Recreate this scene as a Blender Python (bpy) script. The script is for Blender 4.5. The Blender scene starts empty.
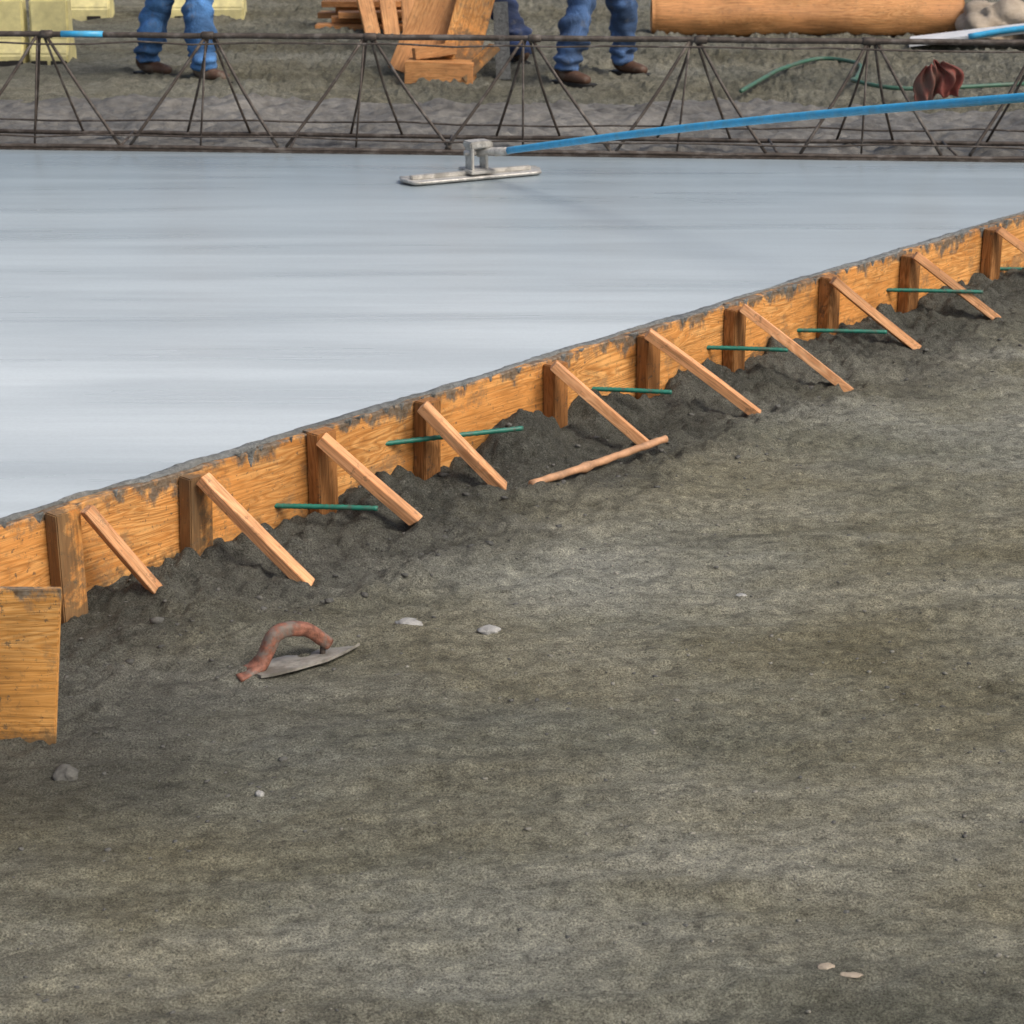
import bpy, bmesh, math, random
import numpy as np
from mathutils import Vector, Matrix
random.seed(7)
scene=bpy.context.scene
COL=bpy.context.collection

# ------------------------------------------------------------------ noise
def _hash(ix,iy,seed):
    n=(ix.astype(np.int64)*374761393+iy.astype(np.int64)*668265263+seed*1442695041)&0xffffffff
    n=((n^(n>>13))*1274126177)&0xffffffff
    n=(n^(n>>16))&0xffffffff
    return n/4294967295.0
def vnoise(x,y,seed=0):
    ix=np.floor(x);iy=np.floor(y);fx=x-ix;fy=y-iy
    fx=fx*fx*fx*(fx*(fx*6-15)+10);fy=fy*fy*fy*(fy*(fy*6-15)+10)
    a=_hash(ix,iy,seed);b=_hash(ix+1,iy,seed);c=_hash(ix,iy+1,seed);d=_hash(ix+1,iy+1,seed)
    return (a*(1-fx)+b*fx)*(1-fy)+(c*(1-fx)+d*fx)*fy*1.0
def fbm(x,y,oct=4,seed=0,gain=.5):
    x=np.asarray(x,float);y=np.asarray(y,float)
    s=0;a=1;t=0
    for i in range(oct):
        xr=x*.8-y*.6;yr=x*.6+y*.8
        s=s+a*vnoise(xr+17.3*i,yr-9.1*i,seed+i);t+=a
        x=xr*2.03;y=yr*2.03;a*=gain
    return s/t*2-1
def sstep(a,b,x):
    t=np.clip((x-a)/(b-a),0,1);return t*t*(3-2*t)

# ------------------------------------------------------------------ materials
def new_mat(name):
    m=bpy.data.materials.new(name);m.use_nodes=True
    nt=m.node_tree;b=nt.nodes["Principled BSDF"]
    return m,nt,b
def N(nt,t,**k):
    n=nt.nodes.new(t)
    for a,v in k.items():
        if hasattr(n,a): setattr(n,a,v)
    return n
def L(nt,a,b): nt.links.new(a,b)
def coords(nt,scale=(1,1,1),kind='Object',rand=False,rot=None):
    tc=N(nt,'ShaderNodeTexCoord');mp=N(nt,'ShaderNodeMapping')
    L(nt,tc.outputs[kind],mp.inputs['Vector']);mp.inputs['Scale'].default_value=scale
    if rot: mp.inputs['Rotation'].default_value=rot
    if rand:
        oi=N(nt,'ShaderNodeObjectInfo');mu=N(nt,'ShaderNodeMath',operation='MULTIPLY');mu.inputs[1].default_value=37.0
        L(nt,oi.outputs['Random'],mu.inputs[0]);L(nt,mu.outputs[0],mp.inputs['Location'])
    return mp.outputs[0]
def noise(nt,vec,scale,detail=4,rough=.5,dist=0):
    n=N(nt,'ShaderNodeTexNoise');n.inputs['Scale'].default_value=scale;n.inputs['Detail'].default_value=detail
    n.inputs['Roughness'].default_value=rough;n.inputs['Distortion'].default_value=dist
    if vec: L(nt,vec,n.inputs['Vector'])
    return n.outputs['Fac']
def ramp(nt,fac,stops):
    r=N(nt,'ShaderNodeValToRGB');el=r.color_ramp.elements
    while len(el)<len(stops): el.new(.5)
    for e,(p,c) in zip(el,stops):
        e.position=p;e.color=(c[0],c[1],c[2],1) if hasattr(c,'__len__') else (c,c,c,1)
    L(nt,fac,r.inputs[0]);return r.outputs[0]
def mix(nt,fac,a,b,mode='MIX'):
    m=N(nt,'ShaderNodeMix',data_type='RGBA',blend_type=mode)
    for s,v in ((0,fac),(6,a),(7,b)):
        if hasattr(v,'is_output'): L(nt,v,m.inputs[s])
        elif hasattr(v,'__len__'): m.inputs[s].default_value=(*v,1)
        else: m.inputs[s].default_value=v
    return m.outputs[2]
def math_(nt,op,a,b=0.0,c=None,clamp=False):
    m=N(nt,'ShaderNodeMath',operation=op);m.use_clamp=clamp
    for i,v in enumerate((a,b,c)):
        if v is None: continue
        if hasattr(v,'is_output'): L(nt,v,m.inputs[i])
        else: m.inputs[i].default_value=v
    return m.outputs[0]
def bump(nt,b,h,strength,dist,prev=None):
    n=N(nt,'ShaderNodeBump');n.inputs['Strength'].default_value=strength;n.inputs['Distance'].default_value=dist
    L(nt,h,n.inputs['Height'])
    if prev: L(nt,prev,n.inputs['Normal'])
    if b: L(nt,n.outputs[0],b.inputs['Normal'])
    return n.outputs[0]

def wood_mat(name,c1,c2,c3,stain_top=None,dirty=.3):
    m,nt,b=new_mat(name)
    g=noise(nt,coords(nt,(1.1,6,7.5),rand=True),1.7,3,.5,.9)
    rings=math_(nt,'FRACT',math_(nt,'MULTIPLY',g,15.0))
    rings=math_(nt,'ABSOLUTE',math_(nt,'MULTIPLY_ADD',rings,2.0,-1.0))
    col=mix(nt,ramp(nt,rings,[(.15,0.0),(.85,1.0)]),c2,c1)
    v=noise(nt,coords(nt,(1.5,3,3),rand=True),1.6,4,.6)
    col=mix(nt,ramp(nt,v,[(.4,0.0),(.62,.75)]),col,c3)
    f=noise(nt,coords(nt,(5,90,110),rand=True),1.0,4,.65,.3)
    col=mix(nt,.6,col,ramp(nt,f,[(.34,.42),(.52,1.05)]),'MULTIPLY')
    big=noise(nt,coords(nt,(1,1,1),rand=True),3.1,4,.6)
    col=mix(nt,.6,col,ramp(nt,big,[(.35,.55),(.55,1.05)]),'MULTIPLY')
    if dirty:
        sp=noise(nt,coords(nt,(1,1,1),rand=True),30,6,.75)
        col=mix(nt,math_(nt,'MULTIPLY',ramp(nt,sp,[(.575,0.0),(.64,1.0)]),dirty),col,(.07,.06,.045))
    if stain_top is not None:
        tc=N(nt,'ShaderNodeTexCoord');sx=N(nt,'ShaderNodeSeparateXYZ');L(nt,tc.outputs['Object'],sx.inputs[0])
        n1=noise(nt,coords(nt,(1,1,.7)),13,7,.70)
        hh=math_(nt,'MULTIPLY_ADD',math_(nt,'SUBTRACT',n1,.5),.28,sx.outputs['Z'])
        mk=ramp(nt,math_(nt,'MULTIPLY',math_(nt,'SUBTRACT',hh,stain_top-.038),24.0),[(.1,0.0),(.8,1.0)])
        n2=noise(nt,coords(nt,(1,1,1)),60,4,.6)
        col=mix(nt,math_(nt,'MULTIPLY',mk,.88),col,ramp(nt,n2,[(.35,(.045,.042,.034)),(.7,(.20,.195,.165))]))
        n3=noise(nt,coords(nt,(1,1,1)),12,6,.7)
        lo=math_(nt,'SUBTRACT',math_(nt,'MULTIPLY',math_(nt,'SUBTRACT',n3,.38),.4),sx.outputs['Z'])
        mk2=ramp(nt,math_(nt,'MULTIPLY',lo,14.0),[(.0,0.0),(.7,1.0)])
        col=mix(nt,math_(nt,'MULTIPLY',mk2,.75),col,(.085,.072,.048))
        s4=noise(nt,coords(nt,(1,1,1.0)),7,7,.75)
        col=mix(nt,math_(nt,'MULTIPLY',ramp(nt,s4,[(.555,0.0),(.64,1.0)]),.6),col,(.24,.16,.09))
        s5=noise(nt,coords(nt,(1,1,1.0)),55,4,.7)
        col=mix(nt,math_(nt,'MULTIPLY',ramp(nt,s5,[(.61,0.0),(.66,1.0)]),.75),col,(.10,.085,.06))
    L(nt,col,b.inputs['Base Color']);b.inputs['Roughness'].default_value=.6
    b.inputs['Specular IOR Level'].default_value=.3
    bump(nt,b,f,.5,.005)
    return m
M_board=wood_mat('form_plywood',(.58,.25,.065),(.82,.43,.145),(.66,.28,.07),stain_top=.258)
M_stake=wood_mat('stake_wood',(.28,.125,.04),(.44,.21,.075),(.34,.145,.045),dirty=.7)
M_brace=wood_mat('brace_wood',(.64,.31,.14),(.84,.48,.25),(.74,.36,.16),dirty=.45)
M_panel=wood_mat('panel_wood',(.62,.29,.07),(.80,.43,.14),(.68,.32,.08),stain_top=.355)
M_timber=wood_mat('timber_wood',(.50,.23,.08),(.64,.33,.13),(.56,.26,.10),dirty=.35)

def ground_mat():
    m,nt,b=new_mat('dirt')
    at=N(nt,'ShaderNodeAttribute');at.attribute_name='wet'
    o=coords(nt)
    n1=noise(nt,coords(nt,(.7,1.8,1),rot=(0,0,.12)),1.0,7,.62,.5)
    n1b=noise(nt,coords(nt,(1,1.6,1)),.55,4,.55,.3)
    n2=noise(nt,o,30,9,.75)
    n2s=noise(nt,coords(nt,(1,1.9,1),rot=(0,0,.15)),11,8,.72)
    n3=noise(nt,o,230,5,.8)
    dry=ramp(nt,n1,[(.30,(.235,.235,.175)),(.45,(.315,.315,.25)),(.58,(.405,.405,.34)),(.74,(.52,.52,.455))])
    brown=ramp(nt,n1,[(.30,(.22,.19,.105)),(.6,(.39,.355,.235)),(.75,(.49,.455,.33))])
    dry=mix(nt,ramp(nt,n1b,[(.42,.7),(.60,.05)]),dry,brown)
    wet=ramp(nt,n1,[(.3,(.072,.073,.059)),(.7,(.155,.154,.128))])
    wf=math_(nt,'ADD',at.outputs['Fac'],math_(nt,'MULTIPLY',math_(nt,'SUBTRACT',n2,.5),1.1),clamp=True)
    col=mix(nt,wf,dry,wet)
    col=mix(nt,1.0,col,ramp(nt,n2s,[(.32,.66),(.5,1.05),(.68,1.34)]),'MULTIPLY')
    col=mix(nt,1.0,col,ramp(nt,n2,[(.32,.52),(.5,1.0),(.68,1.48)]),'MULTIPLY')
    col=mix(nt,1.0,col,ramp(nt,n3,[(.36,.30),(.5,1.05),(.64,1.9)]),'MULTIPLY')
    v=N(nt,'ShaderNodeTexVoronoi');v.inputs['Scale'].default_value=90;v.inputs['Randomness'].default_value=1
    L(nt,o,v.inputs['Vector'])
    sp=N(nt,'ShaderNodeSeparateColor');L(nt,v.outputs['Color'],sp.inputs[0])
    pick=math_(nt,'GREATER_THAN',sp.outputs[0],.95);near=math_(nt,'LESS_THAN',v.outputs['Distance'],.3)
    col=mix(nt,math_(nt,'MULTIPLY',math_(nt,'MULTIPLY',pick,near),.3),col,(.45,.43,.37))
    L(nt,col,b.inputs['Base Color'])
    b.inputs['Roughness'].default_value=.8;b.inputs['Specular IOR Level'].default_value=.3
    p=bump(nt,None,n2s,1.0,.045)
    p=bump(nt,None,n2,1.0,.035,p)
    bump(nt,b,n3,1.0,.011,p)
    return m
M_dirt=ground_mat()

def slab_mat():
    m,nt,b=new_mat('fresh_concrete')
    a=noise(nt,coords(nt,(.28,1.0,1)),1.1,4,.55,.5)
    c=noise(nt,coords(nt,(.35,3.6,1)),1.0,5,.6,.4)
    e=noise(nt,coords(nt,(1.0,16,1),rot=(0,0,.03)),1.0,5,.6,.2)
    g=noise(nt,coords(nt),90,4,.6)
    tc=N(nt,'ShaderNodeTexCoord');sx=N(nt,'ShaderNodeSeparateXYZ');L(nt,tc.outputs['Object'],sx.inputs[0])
    # base colour turns darker grey-blue towards the screed, edge broken by noise
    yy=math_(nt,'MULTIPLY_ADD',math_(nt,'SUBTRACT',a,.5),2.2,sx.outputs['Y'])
    darkf=ramp(nt,math_(nt,'MULTIPLY',math_(nt,'SUBTRACT',yy,6.9),.30),[(.0,0.0),(.95,1.0)])
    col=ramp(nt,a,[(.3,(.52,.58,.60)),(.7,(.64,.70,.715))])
    col=mix(nt,darkf,col,(.30,.36,.39))
    col=mix(nt,.6,col,ramp(nt,c,[(.35,.70),(.62,1.0)]),'MULTIPLY')
    col=mix(nt,.35,col,ramp(nt,e,[(.35,.78),(.6,1.0)]),'MULTIPLY')
    col=mix(nt,.6,col,ramp(nt,g,[(.3,.90),(.6,1.0)]),'MULTIPLY')
    L(nt,col,b.inputs['Base Color'])
    L(nt,math_(nt,'MULTIPLY_ADD',c,.30,.15),b.inputs['Roughness'])
    p=bump(nt,None,c,.08,.005)
    bump(nt,b,g,.12,.0008,p)
    return m
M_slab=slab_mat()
def conc_mat(name,c1,c2,rough=.6,sc=20):
    m,nt,b=new_mat(name)
    n1=noise(nt,coords(nt),sc,8,.7);n0=noise(nt,coords(nt),1.5,3,.5)
    col=ramp(nt,n1,[(.3,c1),(.7,c2)])
    col=mix(nt,.7,col,ramp(nt,n0,[(.35,.55),(.65,1.1)]),'MULTIPLY')
    L(nt,col,b.inputs['Base Color']);b.inputs['Roughness'].default_value=rough
    bump(nt,b,n1,.8,.02);return m
M_rough=conc_mat('rough_concrete',(.08,.075,.065),(.24,.23,.205),.6,14)
M_mortar=conc_mat('mortar',(.10,.105,.10),(.29,.30,.285),.5,45)
M_stone=conc_mat('stone_pale',(.40,.39,.36),(.60,.59,.55),.8,60)
M_stone_d=conc_mat('stone_dark',(.10,.10,.09),(.20,.195,.17),.8,40)
M_boulder=conc_mat('boulder',(.35,.28,.2),(.52,.44,.34),.8,9)
def plain(name,c,rough=.5,metal=0,var=.25,sc=30,bs=.2,bd=.002,dirt=None):
    m,nt,b=new_mat(name)
    n=noise(nt,coords(nt),sc,5,.65)
    col=mix(nt,1.0,c,ramp(nt,n,[(.3,1-var),(.65,1.0)]),'MULTIPLY')
    if dirt: col=mix(nt,ramp(nt,noise(nt,coords(nt),sc*.4,6,.7),[(.5,0.0),(.62,dirt[1])]),col,dirt[0])
    L(nt,col,b.inputs['Base Color']);b.inputs['Roughness'].default_value=rough;b.inputs['Metallic'].default_value=metal
    bump(nt,b,n,bs,bd);return m
M_blue=plain('blue_paint',(.06,.46,.80),.35,dirt=((.14,.34,.45),.4))
M_alu=plain('magnesium',(.62,.60,.55),.45,.4,.4,dirt=((.22,.21,.19),.7))
M_steel=plain('rusty_steel',(.085,.066,.052),.6,.2,.6,dirt=((.19,.17,.15),.6))
M_green=plain('green_epoxy',(.02,.20,.14),.45,0,.4,60,dirt=((.07,.08,.06),.8))
M_hose=plain('green_rubber',(.05,.14,.09),.5,dirt=((.1,.1,.08),.6))
M_redwood=plain('handle_wood',(.33,.135,.085),.65,0,.75,55,.8,.005,dirt=((.17,.14,.115),.95))
M_stick=plain('bark_stick',(.62,.34,.18),.6,0,.5,25,dirt=((.16,.11,.07),.4))
M_red=plain('red_cloth',(.22,.05,.035),.8,0,.6,12,.5,.01,dirt=((.13,.08,.06),.9))
M_yel=plain('yellow_plastic',(.80,.72,.34),.5,0,.35,8,dirt=((.40,.36,.2),.5))
M_white=plain('white_board',(.72,.74,.75),.5,0,.2,8)
M_skin=plain('skin',(.45,.24,.15),.55,0,.1)
M_boot=plain('boot_leather',(.10,.05,.028),.6,0,.4,20,dirt=((.2,.17,.13),.7))
M_sole=plain('boot_sole',(.02,.018,.015),.7)
M_shirt=plain('shirt_grey',(.25,.26,.28),.9)
M_hat=plain('hard_hat_white',(.75,.74,.7),.35)
M_hair=plain('hair',(.03,.02,.012),.7)
M_eye=plain('eye',(.7,.7,.7),.2);M_iris=plain('iris',(.04,.025,.015),.2);M_lip=plain('lip',(.35,.12,.09),.5)
def denim(name,c):
    m,nt,b=new_mat(name)
    n=noise(nt,coords(nt),5,5,.6,.8);w=noise(nt,coords(nt,(1,1,1)),150,2,.5)
    col=mix(nt,1.0,c,ramp(nt,n,[(.3,.4),(.5,.95),(.68,2.0)]),'MULTIPLY')
    col=mix(nt,.5,col,ramp(nt,w,[(.3,.6),(.7,1.2)]),'MULTIPLY')
    col=mix(nt,ramp(nt,noise(nt,coords(nt),11,5,.7),[(.55,0.0),(.68,.5)]),col,(.16,.16,.15))
    L(nt,col,b.inputs['Base Color']);b.inputs['Roughness'].default_value=.9
    bump(nt,b,n,.8,.04);return m
M_jean=denim('denim_blue',(.055,.15,.33));M_jean2=denim('denim_mid',(.05,.10,.21));M_jean3=denim('denim_dark',(.03,.05,.12))

# ------------------------------------------------------------------ helpers
def link(o): COL.objects.link(o);return o
def empty(name,loc=(0,0,0)):
    o=bpy.data.objects.new(name,None);o.location=loc;o.empty_display_size=.1;return link(o)
def obj(name,verts,faces,mat,smooth=False,parent=None):
    me=bpy.data.meshes.new(name);me.from_pydata([tuple(v) for v in verts],[],faces)
    me.update()
    for m in (mat if isinstance(mat,(list,tuple)) else [mat]): me.materials.append(m)
    o=bpy.data.objects.new(name,me);link(o)
    if smooth: me.polygons.foreach_set('use_smooth',[True]*len(me.polygons))
    if parent: o.parent=parent
    return o
def beam(name,a,b,w,h,mat,up=(0,0,1),parent=None,bevel=.003,ragged=0,warp=.003):
    """box from a to b; local X runs along the length so that grain follows it"""
    a=Vector(a);b=Vector(b);x=(b-a);l=x.length;x.normalize();up=Vector(up)
    y=up.cross(x).normalized();z=x.cross(y)
    bm=bmesh.new();bmesh.ops.create_cube(bm,size=1)
    for v in bm.verts:
        v.co=Vector(((v.co.x+.5)*l,v.co.y*w,v.co.z*h))
        if ragged and v.co.x>l/2: v.co.x+=random.uniform(-ragged,ragged)
    bmesh.ops.subdivide_edges(bm,edges=[e for e in bm.edges if abs((e.verts[0].co-e.verts[1].co).x)>l*.5],cuts=5)
    k=random.uniform(-1,1)*warp
    for v in bm.verts: v.co.z+=k*math.sin(v.co.x/l*3.14)
    be=[e for e in bm.edges if e.is_manifold and e.calc_face_angle(0)>.6]
    bmesh.ops.bevel(bm,geom=be,offset=bevel,segments=2,affect='EDGES')
    me=bpy.data.meshes.new(name);bm.to_mesh(me);bm.free();me.materials.append(mat)
    o=bpy.data.objects.new(name,me);link(o)
    R=Matrix((x,y,z)).transposed().to_4x4();R.translation=a
    o.matrix_world=R
    if parent: o.parent=parent
    return o
def tube_data(pts,rad,seg=10,cap=True):
    pts=[Vector(p) for p in pts];n=len(pts)
    if not hasattr(rad,'__len__'): rad=[rad]*n
    V=[];Fc=[];prev=None
    for i,p in enumerate(pts):
        t=(pts[min(i+1,n-1)]-pts[max(i-1,0)]).normalized()
        if prev is None:
            q=Vector((0,0,1)) if abs(t.z)<.9 else Vector((1,0,0));u=t.cross(q).normalized()
        else: u=(prev-t*prev.dot(t)).normalized()
        prev=u;w=t.cross(u)
        for k in range(seg):
            a=2*math.pi*k/seg;V.append(p+(u*math.cos(a)+w*math.sin(a))*rad[i])
    for i in range(n-1):
        for k in range(seg):
            k2=(k+1)%seg;Fc.append((i*seg+k,i*seg+k2,(i+1)*seg+k2,(i+1)*seg+k))
    if cap:
        Fc.append(tuple(reversed(range(seg))));Fc.append(tuple((n-1)*seg+k for k in range(seg)))
    return V,Fc
def tubes(name,lst,mat,parent=None,seg=10):
    V=[];Fc=[]
    for pts,r in lst:
        v,f=tube_data(pts,r,seg);o=len(V);V+=v;Fc+=[tuple(i+o for i in q) for q in f]
    return obj(name,V,Fc,mat,True,parent)
def spline(pts,n=24):
    pts=[Vector(p) for p in pts];P=[pts[0]*2-pts[1]]+pts+[pts[-1]*2-pts[-2]];out=[]
    m=len(pts)-1
    for i in range(n+1):
        s=i/n*m;k=min(int(s),m-1);t=s-k
        a,b,c,d=P[k:k+4]
        out.append(.5*((2*b)+(c-a)*t+(2*a-5*b+4*c-d)*t*t+(3*b-3*c+d-a)*t**3))
    return out

# formwork axis
O=Vector((-1.237,5.022,0));U=Vector((.6555,.7552,0));NN=Vector((.7552,-.6555,0))
def W(t,n,z): return O+U*t+NN*n+Vector((0,0,z))

# ------------------------------------------------------------------ ground
def gheight(X,Y):
    dx=X-O.x;dy=Y-O.y
    t=dx*U.x+dy*U.y;n=dx*NN.x+dy*NN.y
    edge=.30+.14*fbm(t*1.9,t*0+3,3,5)
    near=np.exp(-(np.maximum(n,0)/edge)**2)*(n>-.2)
    rough=sstep(1.05,.10,n+.35*fbm(X*2,Y*2,3,11))
    h=.012*fbm(X*.9,Y*.9,3,1)
    h=h+near*(.020+.036*fbm(t*4.0,n*4.0,3,21))
    h=h-.040*np.exp(-((t+.1)/.45)**2)*np.exp(-(n/.5)**2)
    for (tc,nc,st,sn,a) in [(1.80,.12,.18,.11,.12),(2.25,.07,.16,.09,.07),(1.2,.13,.15,.10,.06),(.75,.10,.18,.08,.035),(3.2,.08,.2,.08,.055),(3.82,.1,.15,.08,.065),(2.72,.08,.14,.07,.06),(4.4,.1,.2,.1,.06),(1.55,.35,.25,.12,.02),(.3,.25,.2,.12,.01),(4.9,.2,.2,.12,.05),(.9,.55,.5,.06,.025),(2.2,.5,.5,.07,.02),(1.5,.68,.4,.05,.018)]:
        h=h+a*np.exp(-((t-tc)/st)**2-((n-nc)/sn)**2)
    cl=np.abs(fbm(X*8,Y*8,4,31));cl2=np.abs(fbm(X*21,Y*21,3,41))
    h=h+rough*(.052*(cl-.15)+.040*(cl2-.15))
    # furrows scratched into the loose soil
    h=h+rough*.012*fbm(t*5+n*2,n*22-t*4,3,45)
    h=h+(1-rough)*(.016*(np.abs(fbm(X*5,Y*9,4,51))-.15)+.009*fbm(X*20,Y*32,3,61))
    h=h+.018*fbm(X*1.2+Y*.4,Y*6-X*1.1,4,71)*(1-.5*rough)
    h=h+(1-rough)*.008*fbm(X*4+Y,Y*20-X*3,3,75)*sstep(.0,.4,fbm(X*.8,Y*.8,2,77)+.15)
    back=sstep(11.2,12.6,Y)
    h=h+back*(.2+.03*fbm(X*2,Y*2,4,81)+.03*(np.abs(fbm(X*6,Y*6,3,85))-.15))
    # soil heaped over the hand float blade
    h=h+.026*np.exp(-((X+.615)/.06)**2-((Y-4.675)/.035)**2)+.012*np.exp(-((X+.42)/.04)**2-((Y-4.87)/.04)**2)
    h=np.where((n<-.02)&(Y<10.8),-.03,h)
    far=sstep(20,60,np.hypot(X,Y))
    h=h*(1-far)+far*.15
    wet=sstep(.85,.15,n+.32*fbm(X*1.7,Y*1.7,3,11)+.14*fbm(X*7,Y*7,3,13))*.97
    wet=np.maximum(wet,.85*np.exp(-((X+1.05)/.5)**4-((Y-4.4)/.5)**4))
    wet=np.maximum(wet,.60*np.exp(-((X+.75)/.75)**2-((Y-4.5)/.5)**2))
    wet=np.where(Y>10.3,.55,wet)
    wet=np.maximum(wet,.38*sstep(.05,.45,fbm(X*.9+3,Y*2.6,4,91)))
    return h,wet
def axis(base,st,far,lo,st0):
    a=list(base);x=a[-1];s=st
    while x+s*1.12<far: s*=1.12;x+=s;a.append(x)
    a.append(far);x=lo;s=st0;b=[]
    while x>-far: s*=1.12;x-=s;b.append(x)
    b[-1]=-far
    return np.array(b[::-1]+a)
xs=axis(np.arange(-1.95,3.1,.010),.010,600.0,-1.95,.010)
ys=axis(np.concatenate([np.arange(2.9,9.4,.0105),np.arange(9.42,18.5,.04)]),.04,600.0,2.9,.0105)
def grid_obj(name,X,Y,Z,mat,attr=None,mask=None):
    ny,nx=X.shape
    co=np.stack([X,Y,Z],-1).reshape(-1,3)
    i=np.arange(ny-1)[:,None]*nx+np.arange(nx-1)[None,:]
    q=np.stack([i,i+1,i+nx+1,i+nx],-1).reshape(-1,4)
    me=bpy.data.meshes.new(name)
    me.vertices.add(len(co));me.vertices.foreach_set('co',co.ravel())
    me.loops.add(q.size);me.loops.foreach_set('vertex_index',q.ravel().astype(np.int32))
    me.polygons.add(len(q));me.polygons.foreach_set('loop_start',(np.arange(len(q))*4).astype(np.int32))
    me.polygons.foreach_set('use_smooth',np.ones(len(q),bool))
    me.update(calc_edges=True);me.validate()
    if attr is not None:
        a=me.attributes.new('wet','FLOAT','POINT');a.data.foreach_set('value',attr.ravel().astype(np.float32))
    me.materials.append(mat);o=bpy.data.objects.new(name,me);return link(o)
GX,GY=np.meshgrid(xs,ys);GZ,GW=gheight(GX,GY)
grid_obj('ground',GX,GY,GZ,M_dirt,GW)
def gz(x,y): return float(gheight(np.array([x]),np.array([y]))[0][0])

# ------------------------------------------------------------------ slab (top is a clean quad grid from the form to the left)
K=60;V=[];Fc=[]
yA=W(-3.2,0,0).y;yB=10.02
M_=24
for i in range(K+1):
    y=yA+(yB-yA)*i/K
    xr=O.x+(y-O.y)/U.y*U.x-.001/NN.x
    for j in range(M_+1):
        s=j/M_;x=-7.5+(xr+7.5)*s
        yy=y
        if i==K: yy=10.352-.0745*x-.05
        V.append((x,yy,.26))
for i in range(K):
    for j in range(M_):
        a=i*(M_+1)+j;Fc.append((a,a+1,a+M_+2,a+M_+1))
bd=[j for j in range(M_+1)]+[i*(M_+1)+M_ for i in range(1,K+1)]+[K*(M_+1)+j for j in range(M_-1,-1,-1)]+[i*(M_+1) for i in range(K-1,0,-1)]
n0=len(V)
for q in bd: V.append((V[q][0],V[q][1],-.05))
for i in range(len(bd)):
    i2=(i+1)%len(bd);Fc.append((bd[i2],bd[i],n0+i,n0+i2))
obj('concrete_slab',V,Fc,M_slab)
# mortar smear along slab edge / board top
tt=np.arange(-3.2,6.6,.007);ww=np.linspace(0,1,8)
T,Q=np.meshgrid(tt,ww,indexing='ij')
inner=-.002-.016*np.clip(fbm(T*3.3,T*0,4,3)+.20,0,1)-.010*np.abs(fbm(T*21,T*0+1,3,4))
outer=.014+.034*fbm(T*5,T*0+5,4,6)
outer=np.clip(outer,.002,.0325)
Nn=inner*(1-Q)+outer*Q
Z=.2600+np.sin(Q*np.pi)**.8*(.0015+.008*np.clip(fbm(T*9,Nn*50,4,8)+.25,0,1))+.0015-.006*(Q>.99)-.003*(Q<.01)
X=O.x+U.x*T+NN.x*Nn;Y=O.y+U.y*T+NN.y*Nn
form=empty('wooden_formwork')
o=grid_obj('mortar_smear',X[:,::-1],Y[:,::-1],Z[:,::-1],M_mortar);o.parent=form
rd=random.Random(5)
V=[];Fc=[]
for q in range(110):
    t=rd.uniform(-1.5,6.3);w=rd.uniform(.004,.016);hh=rd.uniform(.008,.026)*(2.2 if rd.random()<.12 else 1)
    b0=len(V);R_=6
    for i in range(R_+1):
        z=.263-hh*i/R_;ww_=w*(1-(i/R_)**2*.8)*(1+rd.uniform(-.2,.2))
        for k,(a,dn) in enumerate([(-1,0),(-.5,.8),(.2,1),(1,0)]):
            V.append(W(t+a*ww_+rd.uniform(-.001,.001),.0335+dn*.0045*(1-.5*i/R_),z))
    for i in range(R_):
        for k in range(3): a=b0+i*4+k;Fc.append((a,a+4,a+5,a+1))
    Fc.append((b0,b0+1,b0+2,b0+3))
obj('mortar_drips',V,Fc,M_mortar,True,form)

# ------------------------------------------------------------------ formwork
joints=[-3.2,-.95,1.0,2.96,4.70,6.62]
for i in range(len(joints)-1):
    a,b=joints[i]+.003,joints[i+1]-.003
    l=b-a
    zt=.258+random.uniform(-.003,.002);zb=-.08
    K=int(l/.03);V=[];Fc=[]
    for k in range(K+1):
        x=l*k/K;j=random.uniform(-.003,.001)
        V+=[(x,.001,zb),(x,.034,zb),(x,.034,zt-.003+j),(x,.031,zt+j),(x,.004,zt+j*.3),(x,.001,zt-.003)]
    for k in range(K):
        for m in range(6):
            m2=(m+1)%6;Fc.append((k*6+m,k*6+m2,(k+1)*6+m2,(k+1)*6+m))
    Fc+=[tuple(reversed(range(6))),tuple(K*6+m for m in range(6))]
    o=obj('form_board_%d'%(i+1),V,Fc,M_board,False,form)
    R=Matrix((U,NN,Vector((0,0,1)))).transposed().to_4x4();R.translation=W(a,0,0);o.matrix_world=R
    bm=bmesh.new();bm.from_mesh(o.data);bmesh.ops.recalc_face_normals(bm,faces=bm.faces);bm.to_mesh(o.data);bm.free()
st=[-.85,-.35,.15,.56,1.03,1.44,2.03,2.49,2.97,3.54,4.08,4.70,5.3,5.9]
for i,t in enumerate(st):
    ztop=.262+random.uniform(-.014,.006)
    beam('stake_%d'%(i+1),W(t,.059,-.15),W(t+random.uniform(-.010,.010),.059+random.uniform(0,.004),ztop),.046,.072+random.uniform(-.006,.008),M_board if i in(2,3) else M_stake,up=U,parent=form)
br=[((.185,.263),(.372,.152)),((.56,.250),(.659,.374)),((.985,.259),(1.125,.322)),((1.385,.263),(1.522,.291)),((1.965,.265),(2.144,.328)),((2.43,.275),(2.657,.373)),((2.948,.264),(3.126,.424)),((3.50,.262),(3.723,.325)),((4.05,.262),(4.249,.348)),((4.67,.262),(4.89,.37)),((5.28,.26),(5.5,.38)),((-.32,.26),(-.15,.25)),((-.82,.26),(-.65,.3))]
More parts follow.
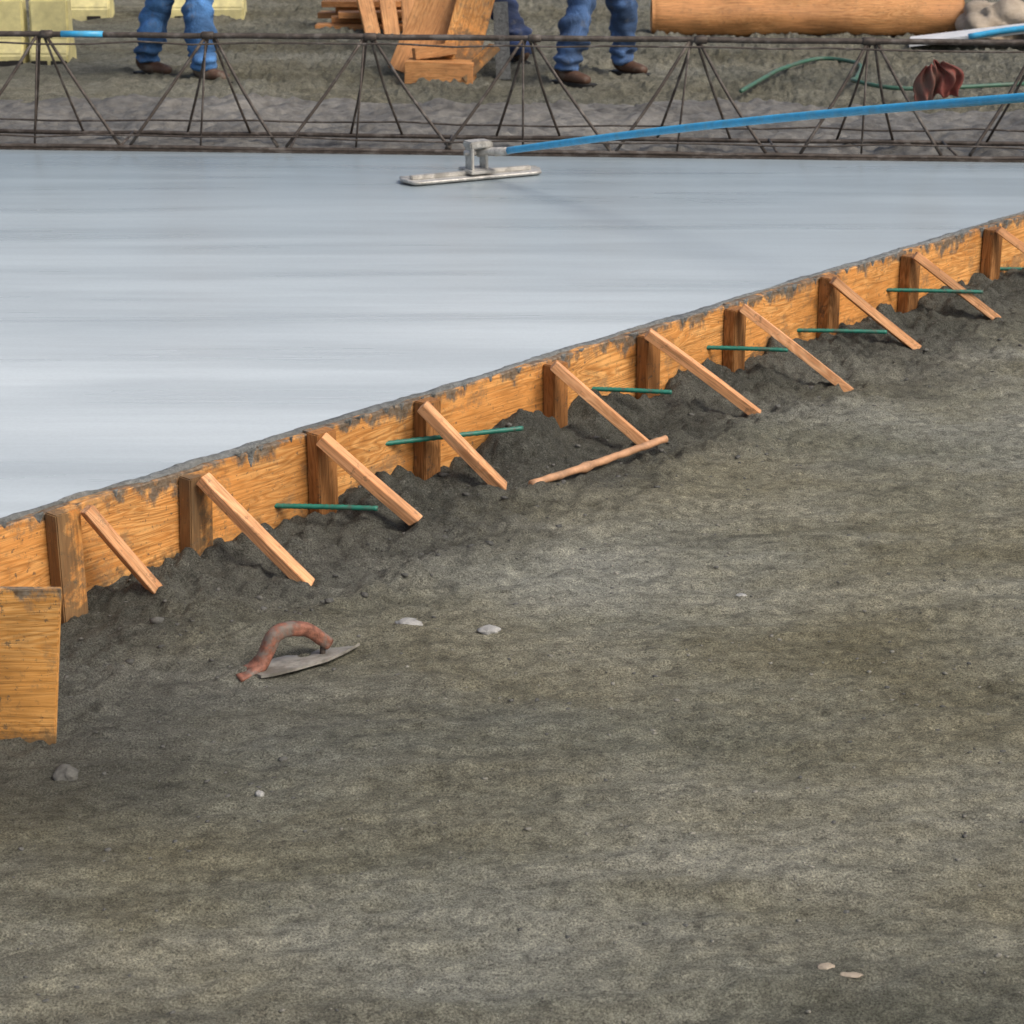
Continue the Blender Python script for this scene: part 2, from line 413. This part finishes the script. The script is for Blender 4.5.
for i,((t,z),(t2,n2)) in enumerate(br):
    a=W(t,.098,z);b=W(t2,n2,0);b.z=gz(b.x,b.y)-.006
    if i==0: b=W(.345,.20,-.01)
    beam('brace_%d'%(i+1),a,b,.038+random.uniform(-.004,.004),.030,M_brace,up=(random.uniform(-.25,.25),random.uniform(-.2,.2),1),parent=form,bevel=.0015,ragged=.012)
# green dowels through the boards
rb=[((.862,.080),(1.04,.254,.083)),((1.29,.155),(1.65,.248,.170)),((2.228,.12),(2.381,.237,.12)),((2.839,.134),(3.009,.247,.134)),((3.379,.09),(3.588,.275,.09)),((3.967,.132),(4.195,.31,.132)),((4.81,.07),(5.03,.3,.07)),((5.5,.13),(5.7,.3,.13))]
for i,((t,z),(t2,n2,z2)) in enumerate(rb):
    a=W(t,.02,z);b=W(t2,n2,z2);d=(b-a)
    pts=[a+d*(k/40)+Vector((0,0,-.004*(k/40)**2)) for k in range(41)]
    rr=[.0068+(.0013 if k%2 else 0) for k in range(41)]
    tubes('green_rebar',[(pts,rr)],M_green,seg=8)
# panel in the foreground
pn=empty('plywood_panel')
p=beam('panel_sheet',(-1.62,4.34,.0),(-.985,4.338,.0),.02,.4,M_panel,parent=pn,bevel=.002)
for v in p.data.vertices:
    v.co.z=(v.co.z+.2)*1.0-.055
    v.co.x+=v.co.z*.10 if v.co.x>.3 else 0
beam('panel_stake_1',(-1.18,4.38,-.1),(-1.18,4.38,.30),.04,.06,M_stake,up=(1,0,0),parent=pn)
beam('panel_stake_2',(-1.5,4.38,-.1),(-1.5,4.38,.30),.04,.06,M_stake,up=(1,0,0),parent=pn)

# ------------------------------------------------------------------ stick
sa=Vector((.050,5.972,.022));sb=Vector((.463,6.352,.040))
lift=0
for i in range(12):
    q=sa.lerp(sb,i/11);lift=max(lift,gz(q.x,q.y)-.004-q.z)
lift=min(lift,.03)
side_=Vector((.6,-.66,0)).normalized()
pts=[sa.lerp(sb,i/30)+Vector((0,0,lift))+side_*(.012*(1-abs(i/30-.37)/.63)+.0015*math.sin(i*1.3)) for i in range(31)]
tubes('wooden_stick',[(pts,[.0115+.0012*math.sin(i*1.9)*math.sin(i*.7)+(.004 if i in(11,12) else 0) for i in range(31)])],M_stick)

# ------------------------------------------------------------------ hand float half buried
tr=empty('hand_float')
g0=gz(-.55,4.80)-.012
d=Vector((.835,.55,0)).normalized();c0=Vector((-.6255,4.663,g0))
side=Vector((-d.y,d.x,0))
def TP(s,h): return c0+d*s+Vector((0,0,h))
cp=[(-.010,.016,.026,.007),(.018,.022,.028,.010),(.045,.030,.024,.013),(.062,.048,.018,.016),(.084,.086,.017,.017),(.100,.101,.017,.017),(.125,.105,.0165,.0165),(.155,.100,.0165,.0165),(.180,.090,.0165,.0165),(.205,.070,.016,.016),(.232,.046,.015,.015)]
base=spline([TP(a,b) for a,b,_,_ in cp],50);S_=16;V=[];Fc=[]
for i,p_ in enumerate(base):
    u=i/50*(len(cp)-1);k=min(int(u),len(cp)-2);fr=u-k
    rw=cp[k][2]*(1-fr)+cp[k+1][2]*fr;rh=cp[k][3]*(1-fr)+cp[k+1][3]*fr
    tg=(base[min(i+1,50)]-base[max(i-1,0)]).normalized();nv=tg.cross(side).normalized()
    for j in range(S_):
        a=2*math.pi*j/S_;ca=math.cos(a);sn=math.sin(a);sq=1/(abs(ca)**3.2+abs(sn)**3.2)**(1/3.2)
        jit=1+.14*float(fbm(np.array([i*.30]),np.array([j*.6]),3,77)[0])
        V.append(p_+side*(ca*sq*rw*jit)+nv*(sn*sq*rh*jit))
for i in range(50):
    for j in range(S_):
        j2=(j+1)%S_;Fc.append((i*S_+j,i*S_+j2,(i+1)*S_+j2,(i+1)*S_+j))
Fc+=[tuple(reversed(range(S_))),tuple(50*S_+j for j in range(S_))]
h_=obj('handle',V,Fc,M_redwood,True,tr)
bm=bmesh.new();bm.from_mesh(h_.data);bmesh.ops.recalc_face_normals(bm,faces=bm.faces);bm.to_mesh(h_.data);bm.free()
V=[]
for s,w in [(.03,.048),(.06,.055),(.12,.057),(.20,.053),(.25,.038),(.31,.012)]:
    for q in (-1,1):
        V.append(TP(s,.022+.008*-q+.02*(s-.1))+side*q*w)
V2=[v-Vector((0,0,.007)) for v in V];k=len(V)
Fc=[]
for i in range(5):
    a=i*2;Fc.append((a,a+2,a+3,a+1));Fc.append((k+a,k+a+1,k+a+3,k+a+2))
    Fc.append((a,k+a,k+a+2,a+2));Fc.append((a+1,a+3,k+a+3,k+a+1))
Fc+=[(0,1,k+1,k),(10,k+10,k+11,11)]
M_blade=plain('worn_blade',(.42,.40,.35),.55,.2,.6,25,.5,.005,dirt=((.16,.15,.125),.9))
obj('blade',V+V2,Fc,M_blade,False,tr)
tubes('post',[([TP(.215,.005),TP(.218,.052)],.007)],M_steel,tr)

# ------------------------------------------------------------------ stones
def rock_mesh(r,sq,seed,sub=2):
    bm=bmesh.new();bmesh.ops.create_icosphere(bm,subdivisions=sub,radius=r)
    rnd=random.Random(seed);off=Vector((rnd.random()*50,rnd.random()*50,0))
    for v in bm.verts:
        c=v.co/r
        k=1+.55*float(fbm(np.array([c.x*1.3+off.x+c.z]),np.array([c.y*1.3+off.y-c.z]),3,9)[0])
        v.co*=k;v.co.z*=sq
    return bm
def rock(name,x,y,r,sq,mat,seed,sub=3,sx=1.0,z=None,rot=0):
    bm=rock_mesh(r,sq,seed,sub);me=bpy.data.meshes.new(name)
    for v in bm.verts: v.co.x*=sx
    bm.to_mesh(me);bm.free();me.materials.append(mat)
    me.polygons.foreach_set('use_smooth',[True]*len(me.polygons))
    o=bpy.data.objects.new(name,me);link(o);o.location=(x,y,(gz(x,y) if z is None else z)+r*sq*.2);o.rotation_euler[2]=rot
    return o
rock('pebble',-.251,4.983,.022,.35,M_stone,1,sx=1.5)
rock('pebble',-.053,4.944,.024,.35,M_stone,2,sx=1.1,rot=.4)
rock('stone',-.926,4.153,.026,.8,M_stone_d,3)
rock('pebble',-.515,4.068,.010,.6,M_stone,4)
rock('pebble',.545,3.367,.010,.5,M_boulder,5,sx=1.4)
rock('pebble',.585,3.345,.008,.3,M_boulder,6,sx=2.6,rot=-.2)
rock('pebble',.582,5.2,.009,.4,M_stone,8,sx=1.6)
rng=np.random.RandomState(3)
NS=4200
px=rng.uniform(-1.6,3.0,NS);py=3.0+rng.beta(1.2,1.8,NS)*6.2
hn=(px-O.x)*NN.x+(py-O.y)*NN.y
hz=gheight(px,py)[0]
protos=[rock_mesh(1,.6,100+i,1) for i in range(8)]
Vs=[];Fs=[];mi=[]
for i in range(NS):
    if hn[i]<.06: continue
    r=.0018+.0045*rng.rand()**4+(.004 if rng.rand()<.008 else 0)
    if hn[i]<.6: r*=1.7
    b=protos[i%8];a=rng.rand()*6.28;ca,sa_=math.cos(a),math.sin(a);o0=len(Vs);sx=1+rng.rand()*.6
    for v in b.verts:
        x,y,z=v.co.x*sx*r,v.co.y*r,v.co.z*r
        Vs.append((px[i]+x*ca-y*sa_,py[i]+x*sa_+y*ca,hz[i]+z+r*.05))
    Fs+=[tuple(o0+v.index for v in f.verts) for f in b.faces];mi+=[1 if (hn[i]<.8 or px[i]<-.4 or i%3==0) else 0]*len(b.faces)
gm=conc_mat('gravel_mat',(.18,.175,.14),(.36,.34,.28),.85,25)
o=obj('gravel',Vs,Fs,[gm,M_stone_d],True)
o.data.polygons.foreach_set('material_index',mi)

# ------------------------------------------------------------------ bull float
bf=empty('bull_float')
bd=Vector((.583,.294,0)).normalized();bn=Vector((-bd.y,bd.x,0));bc=Vector((-.18,9.60,.262))
Lh=.33;K=28
prof=[(-.085,.010),(-.080,.0),(-.03,.0),(.03,.0),(.080,.0),(.085,.010),(.080,.014),(.03,.012),(-.03,.012),(-.080,.014)]
V=[];Fc=[]
for i in range(K+1):
    s=-1+2*i/K;e=abs(s);w=1 if e<.9 else math.sqrt(max(0,1-((e-.9)/.1)**2))*.75+.25
    for (a,z) in prof: V.append(bc+bd*(s*Lh)+bn*(a*w)+Vector((0,0,z+.004+(.006*max(0,(e-.9)/.1)))))
m=len(prof)
for i in range(K):
    for k in range(m):
        k2=(k+1)%m;Fc.append((i*m+k,(i+1)*m+k,(i+1)*m+k2,i*m+k2))
Fc+=[tuple(range(m)),tuple(reversed([K*m+k for k in range(m)]))]
obj('blade',V,Fc,M_alu,True,bf)
beam('rib',bc+bd*-.29+Vector((0,0,.024)),bc+bd*.29+Vector((0,0,.024)),.03,.018,M_alu,parent=bf)
br0=bc+bd*.03+Vector((0,0,.02))
beam('bracket_base',br0-bn*.07+Vector((0,0,.012)),br0+bn*.07+Vector((0,0,.012)),.12,.014,M_alu,parent=bf)
for sgn in (-1,1):
    beam('bracket_cheek_%d'%(sgn+2),br0+bd*(.035*sgn)+Vector((0,0,.01)),br0+bd*(.035*sgn)+Vector((0,0,.12)),.07,.012,M_alu,up=bd,parent=bf)
beam('bracket_head',br0-bd*.05+Vector((0,0,.125)),br0+bd*.06+Vector((0,0,.125)),.08,.03,M_alu,parent=bf,bevel=.006)
ps=Vector((-.066,9.60,.375));pe=Vector((1.63,7.05,.98));pd=(pe-ps)
tubes('bracket_pin',[([br0+bd*-.06+Vector((0,0,.09)),br0+bd*.06+Vector((0,0,.09))],.012),([br0+Vector((0,0,.085)),br0+Vector((0,0,.10))+(ps-br0-Vector((0,0,.1)))*.6,ps+pd*.03],.017)],M_alu,bf)
pp=[ps+pd*(k/20*1.12)+Vector((0,0,.018*math.sin(min(1,k/18)*math.pi))) for k in range(21)]
tubes('pole',[(pp,.0155)],M_blue,bf,14)
tubes('pole_collar',[([ps-pd*.002,ps+pd*.02],.019)],M_alu,bf,14)

# ------------------------------------------------------------------ truss screed
ts=empty('truss_screed')
def TL(x,dy,z): return Vector((x,10.352-.0745*x+ -.165+dy,z))
sp=.765;x0=-2.19-sp*4;nn=12
rods=[];x1=x0-.4;x2=x0+sp*nn+.2
def wob(a,b,n,am,seed):
    r=random.Random(seed);return [a+(b-a)*(k/n)+Vector((0,r.uniform(-am,am),r.uniform(-am,am))) for k in range(n+1)]
rods.append((wob(TL(x1,.17,.775),TL(x2,.17,.775),40,.0025,1),.0135))
rods.append((wob(TL(x1,.10,.745),TL(x2,.10,.745),40,.008,2),.0045))
rods.append((wob(TL(x1,0,.275),TL(x2,0,.275),40,.003,3),.011))
rods.append((wob(TL(x1,.36,.285),TL(x2,.36,.285),40,.003,4),.011))
rods.append((wob(TL(x1,.0,.325),TL(x2,.0,.325),40,.008,5),.0045))
rods.append((wob(TL(x1,.36,.345),TL(x2,.36,.345),40,.008,6),.0045))
for k in range(nn):
    x=x0+sp*k+random.uniform(-.04,.04);tp=TL(x,.17,.77)
    for dx,dy,zz,r in [(-.36,0,.285,.0078),(.35,0,.285,.0078),(-.14,.36,.29,.0065),(.17,.36,.29,.0065)]:
        q=TL(x+dx+random.uniform(-.04,.04),dy,zz);md=(tp+q)/2+Vector((random.uniform(-.006,.006),0,random.uniform(-.006,.006)))
        rods.append((spline([tp+Vector((dx*.06,0,0)),md,q],6),r))
    rods.append(([TL(x-.02,.17,.77),TL(x-.05+random.uniform(-.03,.03),.02,.285)],.005))
    rods.append(([TL(x+.38,0,.285),TL(x+.38,.36,.29)],.006))
tubes('frame',rods,M_steel,ts,8)
for k in range(nn):
    a=TL(x0+sp*k,.17,.775);tubes('coupler_%d'%(k+1),[([a-Vector((.03,0,0)),a-Vector((.025,0,0)),a+Vector((.025,0,0)),a+Vector((.03,0,0))],[.014,.019,.019,.014])],M_steel,ts)
a=TL(-2.12,.17,.776);tubes('blue_tape',[([a,a+Vector((.2,-.015,0))],.0155)],M_blue,ts)
a=TL(x1,-.01,.262);b=TL(x2,-.01,.262)
beam('screed_blade',a+Vector((0,.02,0)),b+Vector((0,.02,0)),.06,.014,M_steel,parent=ts)

# red rag caught on the truss: draped folded sheet
V=[];Fc=[];G=26
for i in range(G+1):
    for j in range(G+1):
        u=i/G*2-1;v=j/G
        wd=.045+.07*math.sin(min(1,v*1.25)*2.4)
        x=u*wd+.03*v*math.sin(v*5);y=.022*math.sin(u*7+v*3)+.014*math.sin(u*15-v*5)
        z=-.16*v+.016*math.sin(u*5+1)*v+.010*math.sin(u*11)
        V.append((x,y,z))
for i in range(G):
    for j in range(G):
        a=i*(G+1)+j;Fc.append((a,a+1,a+G+2,a+G+1))
o=obj('red_rag',V,Fc,M_red,True);o.location=(1.92,10.10,.69);o.rotation_euler=(.1,-.3,.1)
md=o.modifiers.new('th','SOLIDIFY');md.thickness=.006

# ------------------------------------------------------------------ rough concrete behind the screed
rx=np.arange(-6.5,3.05,.02);ry=np.arange(0,2.3,.02)
RX,RY0=np.meshgrid(rx,ry);RY=RY0+10.2-.0745*RX+.04
cl=np.abs(fbm(RX*3,RY*3,4,101));cl2=np.abs(fbm(RX*9,RY*9,4,111))
RZ=.228+.07*(cl-.2)*sstep(0,.25,RY0)+.04*(cl2-.2)+.03*fbm(RX*.9,RY*.9,2,7)
RZ=RZ-.12*sstep(1.7,2.3,RY0)-.02*sstep(.1,0,RY0)
grid_obj('rough_concrete',RX,RY,RZ,M_rough)

# green hose
pts=spline([(1.26,12.2,.27),(1.45,12.75,.27),(1.62,13.3,.25),(1.9,13.75,.25),(2.1,13.5,.25),(2.0,12.9,.25),(1.95,12.6,.27),(2.2,12.3,.27),(2.9,12.5,.27)],70)
tubes('green_hose',[(pts,.012)],M_hose)

# ------------------------------------------------------------------ background things
K=60;S=28;V=[];Fc=[]
for i in range(K+1):
    s=i/K;x=.95+2.15*s;r=.135*(1+.03*math.sin(s*9))*(1 if 0<i<K else .9)
    for k in range(S):
        a=6.283*k/S;rr=r*(1+.14*float(fbm(np.array([s*5+math.cos(a)]),np.array([math.sin(a)*1.5]),3,5)[0]))
        V.append((x+(.0 if i not in(0,K) else (.01 if i==0 else -.01)),15.45+rr*math.cos(a)-.05*s,.315+rr*math.sin(a)+.01*s))
for i in range(K):
    for k in range(S):
        k2=(k+1)%S;Fc.append((i*S+k,i*S+k2,(i+1)*S+k2,(i+1)*S+k))
Fc+=[tuple(range(S)),tuple(reversed([K*S+k for k in range(S)]))]
obj('log',V,Fc,M_timber,True)
rock('boulder',3.28,15.1,.24,.75,M_boulder,31,4,z=.26)
rock('boulder',3.75,14.9,.26,.7,M_boulder,32,4,z=.24)
wb=empty('white_board')
beam('sheet',(2.62,14.72,.235),(4.0,14.45,.43),.34,.03,M_white,parent=wb)
tubes('blue_pipe',[(spline([(2.95,14.45,.30),(3.3,14.4,.36),(4.2,14.2,.47)],12),.02)],M_blue)
def yblock(x,y,w,h,rz=0):
    e=empty('yellow_barrier',(x,y,.18));e.rotation_euler[2]=rz
    sec=[(-.14,0),(-.14,h*.22),(-.075,h*.45),(-.06,h),(.06,h),(.075,h*.45),(.14,h*.22),(.14,0)]
    V=[(s*w/2,a,z) for s in(-1,1) for a,z in sec];m=len(sec)
    Fc=[(k,(k+1)%m,m+(k+1)%m,m+k) for k in range(m)]+[tuple(reversed(range(m))),tuple(range(m,2*m))]
    o=obj('body',V,Fc,M_yel,False,e);bm=bmesh.new();bm.from_mesh(o.data);bmesh.ops.recalc_face_normals(bm,faces=bm.faces)
    bmesh.ops.bevel(bm,geom=list(bm.edges),offset=.012,segments=2,affect='EDGES');bm.to_mesh(o.data);bm.free()
    for s in(-1,1): 
        o=beam('foot_slot_%d'%(s+2),(s*w*.25-.05,-.143,.03),(s*w*.25+.05,-.143,.03),.01,.05,M_sole,parent=None);o.parent=e
    return e
for x,w in [(-3.55,.42),(-3.12,.20),(-2.86,.24)]: yblock(x,13.9,w,.42)
for x,w in [(-3.15,.45),(-2.25,.6)]: yblock(x,16.4,w,.5,.03)
lp=empty('lumber_pile')
for i in range(9):
    y=15.7+random.uniform(-.25,.3);z=.23+.045*(i%4);x=-1.3+random.uniform(-.1,.1)
    beam('plank_%d'%(i+1),(x,y,z),(x+.75+random.uniform(-.1,.2),y+random.uniform(-.1,.1),z+random.uniform(0,.02)),.14,.04,M_timber,parent=lp)
for i in range(3):
    beam('leaning_plank_%d'%(i+1),(-.95+.13*i,15.3,.2),(-1.15+.2*i,15.75,.95),.11,.03,M_timber,parent=lp)
fp=empty('stripped_form_timber')
beam('wide_board_1',(-.60,13.3,.20),(-.28,13.55,.95),.30,.035,M_timber,up=(0,-1,.3),parent=fp,warp=.03)
beam('wide_board_2',(-.34,13.2,.20),(-.14,13.5,.90),.22,.035,M_board,up=(0,-1,.3),parent=fp,warp=.05)
beam('low_block_1',(-.62,13.12,.26),(-.22,13.08,.25),.20,.13,M_timber,up=(.1,0,1),parent=fp)
beam('low_block_2',(-.58,13.16,.35),(-.34,13.20,.38),.16,.07,M_timber,up=(-.2,.1,1),parent=fp)
beam('grey_post',(-.05,13.25,.18),(-.07,13.4,.62),.09,.09,M_mortar,up=(0,-1,.2),parent=fp)
beam('offcut',(-.30,13.02,.22),(-.10,13.12,.40),.10,.04,M_board,parent=fp)

# ------------------------------------------------------------------ workers
def skin_obj(nodes,edges,root,sub=2):
    me=bpy.data.meshes.new('tmp');me.from_pydata([Vector(n[0]) for n in nodes],edges,[]);me.update()
    o=bpy.data.objects.new('tmp',me);link(o)
    o.modifiers.new('s','SKIN').use_smooth_shade=True
    if not me.skin_vertices: 
        bm=bmesh.new();bm.from_mesh(me);bm.verts.layers.skin.verify();bm.to_mesh(me);bm.free()
    for i,nd in enumerate(nodes):
        r=nd[1];me.skin_vertices[0].data[i].radius=(r,r) if not hasattr(r,'__len__') else r
        me.skin_vertices[0].data[i].use_root=(i==root)
    s=o.modifiers.new('u','SUBSURF');s.levels=sub;s.render_levels=sub
    dg=bpy.context.evaluated_depsgraph_get();dg.update()
    m2=bpy.data.meshes.new_from_object(o.evaluated_get(dg));bpy.data.objects.remove(o)
    return m2
def worker(fl,fr,z0,heading,jeans,lean=0.05,seed=0):
    h=Vector((math.cos(heading),math.sin(heading),0));sd=Vector((-h.y,h.x,0))  # sd = left side
    FL=Vector((*fl,z0));FR=Vector((*fr,z0));C=(FL+FR)/2;up=Vector((0,0,1))
    root=empty('construction_worker',C)
    dist=(FL-FR).length;ph=.93-.25*dist*dist
    P=C+up*ph
    def leg(F,s):
        hip=P+sd*(.085*s)-up*.04;an=F+up*.10-h*.02;kn=(hip+an)/2+h*.045+up*.02
        return [(hip,(.105,.11)),(hip.lerp(kn,.5),(.098,.098)),(kn,(.090,.092)),(kn.lerp(an,.5),(.090,.090)),(an+up*.03,(.084,.088)),(an-up*.03,(.088,.094))]
    nodes=[(P,(.15,.125))];edges=[]
    def chain(st,lst):
        k=st
        for n_ in lst: nodes.append(n_);edges.append((k,len(nodes)-1));k=len(nodes)-1
        return k
    chain(0,leg(FL,1));chain(0,leg(FR,-1))
    w1=P+up*.14+h*lean*.3;ch=P+up*.40+h*lean;nk=P+up*.57+h*lean*1.3
    c=chain(0,[(w1,(.15,.115)),(P+up*.27+h*lean*.7,(.16,.12)),(ch,(.17,.125))])
    chain(c,[(nk,(.062,.062)),(nk+up*.07,(.058,.058))])
    wr=[]
    for s in(1,-1):
        sh=ch+sd*(.19*s)+up*.06;el=sh-up*.28+sd*(.05*s)-h*.02;wt=el-up*.16+h*.2
        chain(c,[(sh,(.068,.068)),(sh.lerp(el,.5),(.054,.054)),(el,(.046,.046)),(el.lerp(wt,.6),(.038,.038)),(wt,(.028,.024))]);wr.append((wt,(wt-el).normalized(),s))
    me=skin_obj(nodes,edges,0,3)
    co=np.zeros(len(me.vertices)*3);me.vertices.foreach_get('co',co);co=co.reshape(-1,3)
    nr=np.zeros(len(me.vertices)*3);me.vertices.foreach_get('normal',nr);nr=nr.reshape(-1,3)
    z=co[:,2]-z0
    a=fbm(co[:,0]*7+co[:,2]*3+seed,co[:,1]*7+co[:,2]*14,3,seed)
    k=np.where(z<.95,.034,.012)*(z<1.45)
    hem=.012*np.sin(z*95+3*a)*np.exp(-((z-.17)/.10)**2)
    co=co+nr*((a*k)+hem)[:,None]
    me.vertices.foreach_set('co',(co-np.array(C)).ravel())
    for m in (jeans,M_shirt,M_skin): me.materials.append(m)
    for pgn in me.polygons:
        cc=pgn.center+C;zz=cc.z-z0;r=cc-P;lat=abs(r.dot(sd))
        if zz<.68 or (zz<ph+.06 and lat<.21): pgn.material_index=0
        elif zz>ph+.56 or (lat>.2 and zz<ph+.24): pgn.material_index=2
        else: pgn.material_index=1
        pgn.use_smooth=True
    b=bpy.data.objects.new('body',me);link(b);b.parent=root
    for F,nm in((FL,'boot_left'),(FR,'boot_right')):
        nd=[(F-h*.055+up*.13,(.052,.056)),(F-h*.05+up*.06,(.046,.052)),(F+h*.03+up*.055,(.044,.046)),(F+h*.11+up*.045,(.047,.034)),(F+h*.165+up*.04,(.038,.028))]
        m2=skin_obj(nd,[(0,1),(1,2),(2,3),(3,4)],0,2)
        for v in m2.vertices: v.co=v.co-C;v.co.z=max(v.co.z,.015)
        m2.materials.append(M_boot);o=bpy.data.objects.new(nm,m2);link(o);o.parent=root
        for q in m2.polygons:q.use_smooth=True
        prof=[(-.105,.03),(-.09,.042),(-.02,.036),(.06,.04),(.13,.048),(.18,.04),(.205,.018)]
        ring=[(a,w) for a,w in prof]+[(a,-w) for a,w in reversed(prof)]
        V=[F-C+h*a+sd*w+up*zz for zz in(.0,.024) for a,w in ring];n_=len(ring)
        obj(nm+'_sole',V,[tuple(reversed(range(n_))),tuple(range(n_,2*n_))]+[(i,(i+1)%n_,n_+(i+1)%n_,n_+i) for i in range(n_)],M_sole,False,root)
    for wt,dr,s in wr:
        nd=[(wt,(.027,.022)),(wt+dr*.045,(.036,.018)),(wt+dr*.085,(.036,.016))]
        m2=skin_obj(nd,[(0,1),(1,2)],0,2);ms=[m2]
        for f,(off,ln) in enumerate([(-.027,.068),(-.009,.078),(.009,.073),(.027,.058)]):
            b0=wt+dr*.075+sd*off*s*-1
            cu=-up
            ms.append(skin_obj([(b0,.009),(b0+dr*ln*.45,.0085),(b0+dr*ln*.75+cu*ln*.25,.008),(b0+dr*ln*.85+cu*ln*.5,.007)],[(0,1),(1,2),(2,3)],0,1))
        b0=wt+dr*.03+sd*(-.028*s)
        ms.append(skin_obj([(b0,.012),(b0+dr*.025-sd*.022*s,.011),(b0+dr*.05-sd*.03*s-up*.012,.009)],[(0,1),(1,2)],0,1))
        V=[];Fc=[]
        for q in ms:
            o0=len(V);V+=[v.co-C for v in q.vertices];Fc+=[tuple(i+o0 for i in f.vertices) for f in q.polygons]
        obj('hand_%s'%('left' if s>0 else 'right'),V,Fc,M_skin,True,root)
    hc=nk+up*.175+h*.02-C
    def ell(nm,c,r,mat,fn=None,sub=4):
        bm=bmesh.new();bmesh.ops.create_icosphere(bm,subdivisions=sub,radius=1)
        for v in bm.verts:
            q=Vector((v.co.x*r[0],v.co.y*r[1],v.co.z*r[2]))
            if fn: q=fn(q)
            v.co=c+h*q.x+sd*q.y+up*q.z
        m_=bpy.data.meshes.new(nm);bm.to_mesh(m_);bm.free();m_.materials.append(mat)
        for g in m_.polygons:g.use_smooth=True
        o=link(bpy.data.objects.new(nm,m_));o.parent=root;return o
    def hf(q):
        if q.z<0: q.y*=1-.28*(-q.z/.12);q.x*=(1-.10*(-q.z/.12)) if q.x>0 else (1-.35*(-q.z/.12))
        q.x+=.026*math.exp(-(q.y/.012)**2-((q.z+.015)/.024)**2) if q.x>0 else 0
        q.x-=.008*math.exp(-((abs(q.y)-.032)/.014)**2-((q.z-.012)/.012)**2) if q.x>0 else 0
        return q
    ell('head',hc,(.096,.077,.12),M_skin,hf,5)
    ell('hair',hc+up*.018-h*.012,(.096,.082,.112),M_hair,lambda q:Vector((min(q.x,.055),q.y,max(q.z,-.05))))
    for s in(-1,1):
        ell('eye_%d'%(s+2),hc+h*.078+sd*.032*s+up*.012,(.012,.014,.010),M_eye,None,2)
        ell('iris_%d'%(s+2),hc+h*.088+sd*.032*s+up*.012,(.004,.006,.006),M_iris,None,2)
        ell('ear_%d'%(s+2),hc+sd*.079*s-h*.005,(.02,.010,.03),M_skin,None,2)
    ell('mouth',hc+h*.083-up*.055,(.010,.022,.006),M_lip,None,2)
    ell('hard_hat',hc+up*.055,(.125,.105,.105),M_hat,lambda q:Vector((q.x*(1.25 if q.z<.01 and q.x>0 else 1.0),q.y,max(q.z,0))))
    return root
worker((-1.79,13.02),(-2.171,13.33),.20,math.radians(-30),M_jean,seed=3)
worker((.68,13.36),(.327,12.93),.20,math.radians(-42),M_jean2,seed=5)
worker((.06,13.85),(-.50,14.15),.20,math.radians(100),M_jean3,seed=8)

# ------------------------------------------------------------------ camera, light, sky
cd=bpy.data.cameras.new('camera');cam=link(bpy.data.objects.new('camera',cd));scene.camera=cam
cd.sensor_width=36;cd.lens=2200*36/1024;cd.clip_end=2000;cd.clip_start=.05
cam.location=(0,0,2.0);cam.rotation_euler=(math.radians(90)-math.atan(753.2/2200),0,0)
cd.dof.use_dof=True;cd.dof.focus_distance=5.6;cd.dof.aperture_fstop=12
w=bpy.data.worlds.new('World');scene.world=w;w.use_nodes=True
nt=w.node_tree;bg=nt.nodes['Background'];sk=nt.nodes.new('ShaderNodeTexSky');sk.sky_type='NISHITA';sk.sun_disc=False
sk.sun_elevation=math.radians(50);sk.sun_rotation=math.radians(125);sk.dust_density=6;sk.air_density=1.0;sk.ozone_density=1
nt.links.new(sk.outputs[0],bg.inputs[0]);bg.inputs[1].default_value=.14
sd=bpy.data.lights.new('sun','SUN');sd.energy=1.8;sd.angle=math.radians(22);sd.color=(1,.96,.90)
so=link(bpy.data.objects.new('sun',sd))
el=math.radians(50);az=math.radians(125)
dv=Vector((math.sin(az)*math.cos(el),math.cos(az)*math.cos(el),math.sin(el)))
so.rotation_euler=dv.to_track_quat('Z','Y').to_euler()
scene.view_settings.view_transform='Standard';scene.view_settings.look='None';scene.view_settings.exposure=0;scene.view_settings.gamma=1
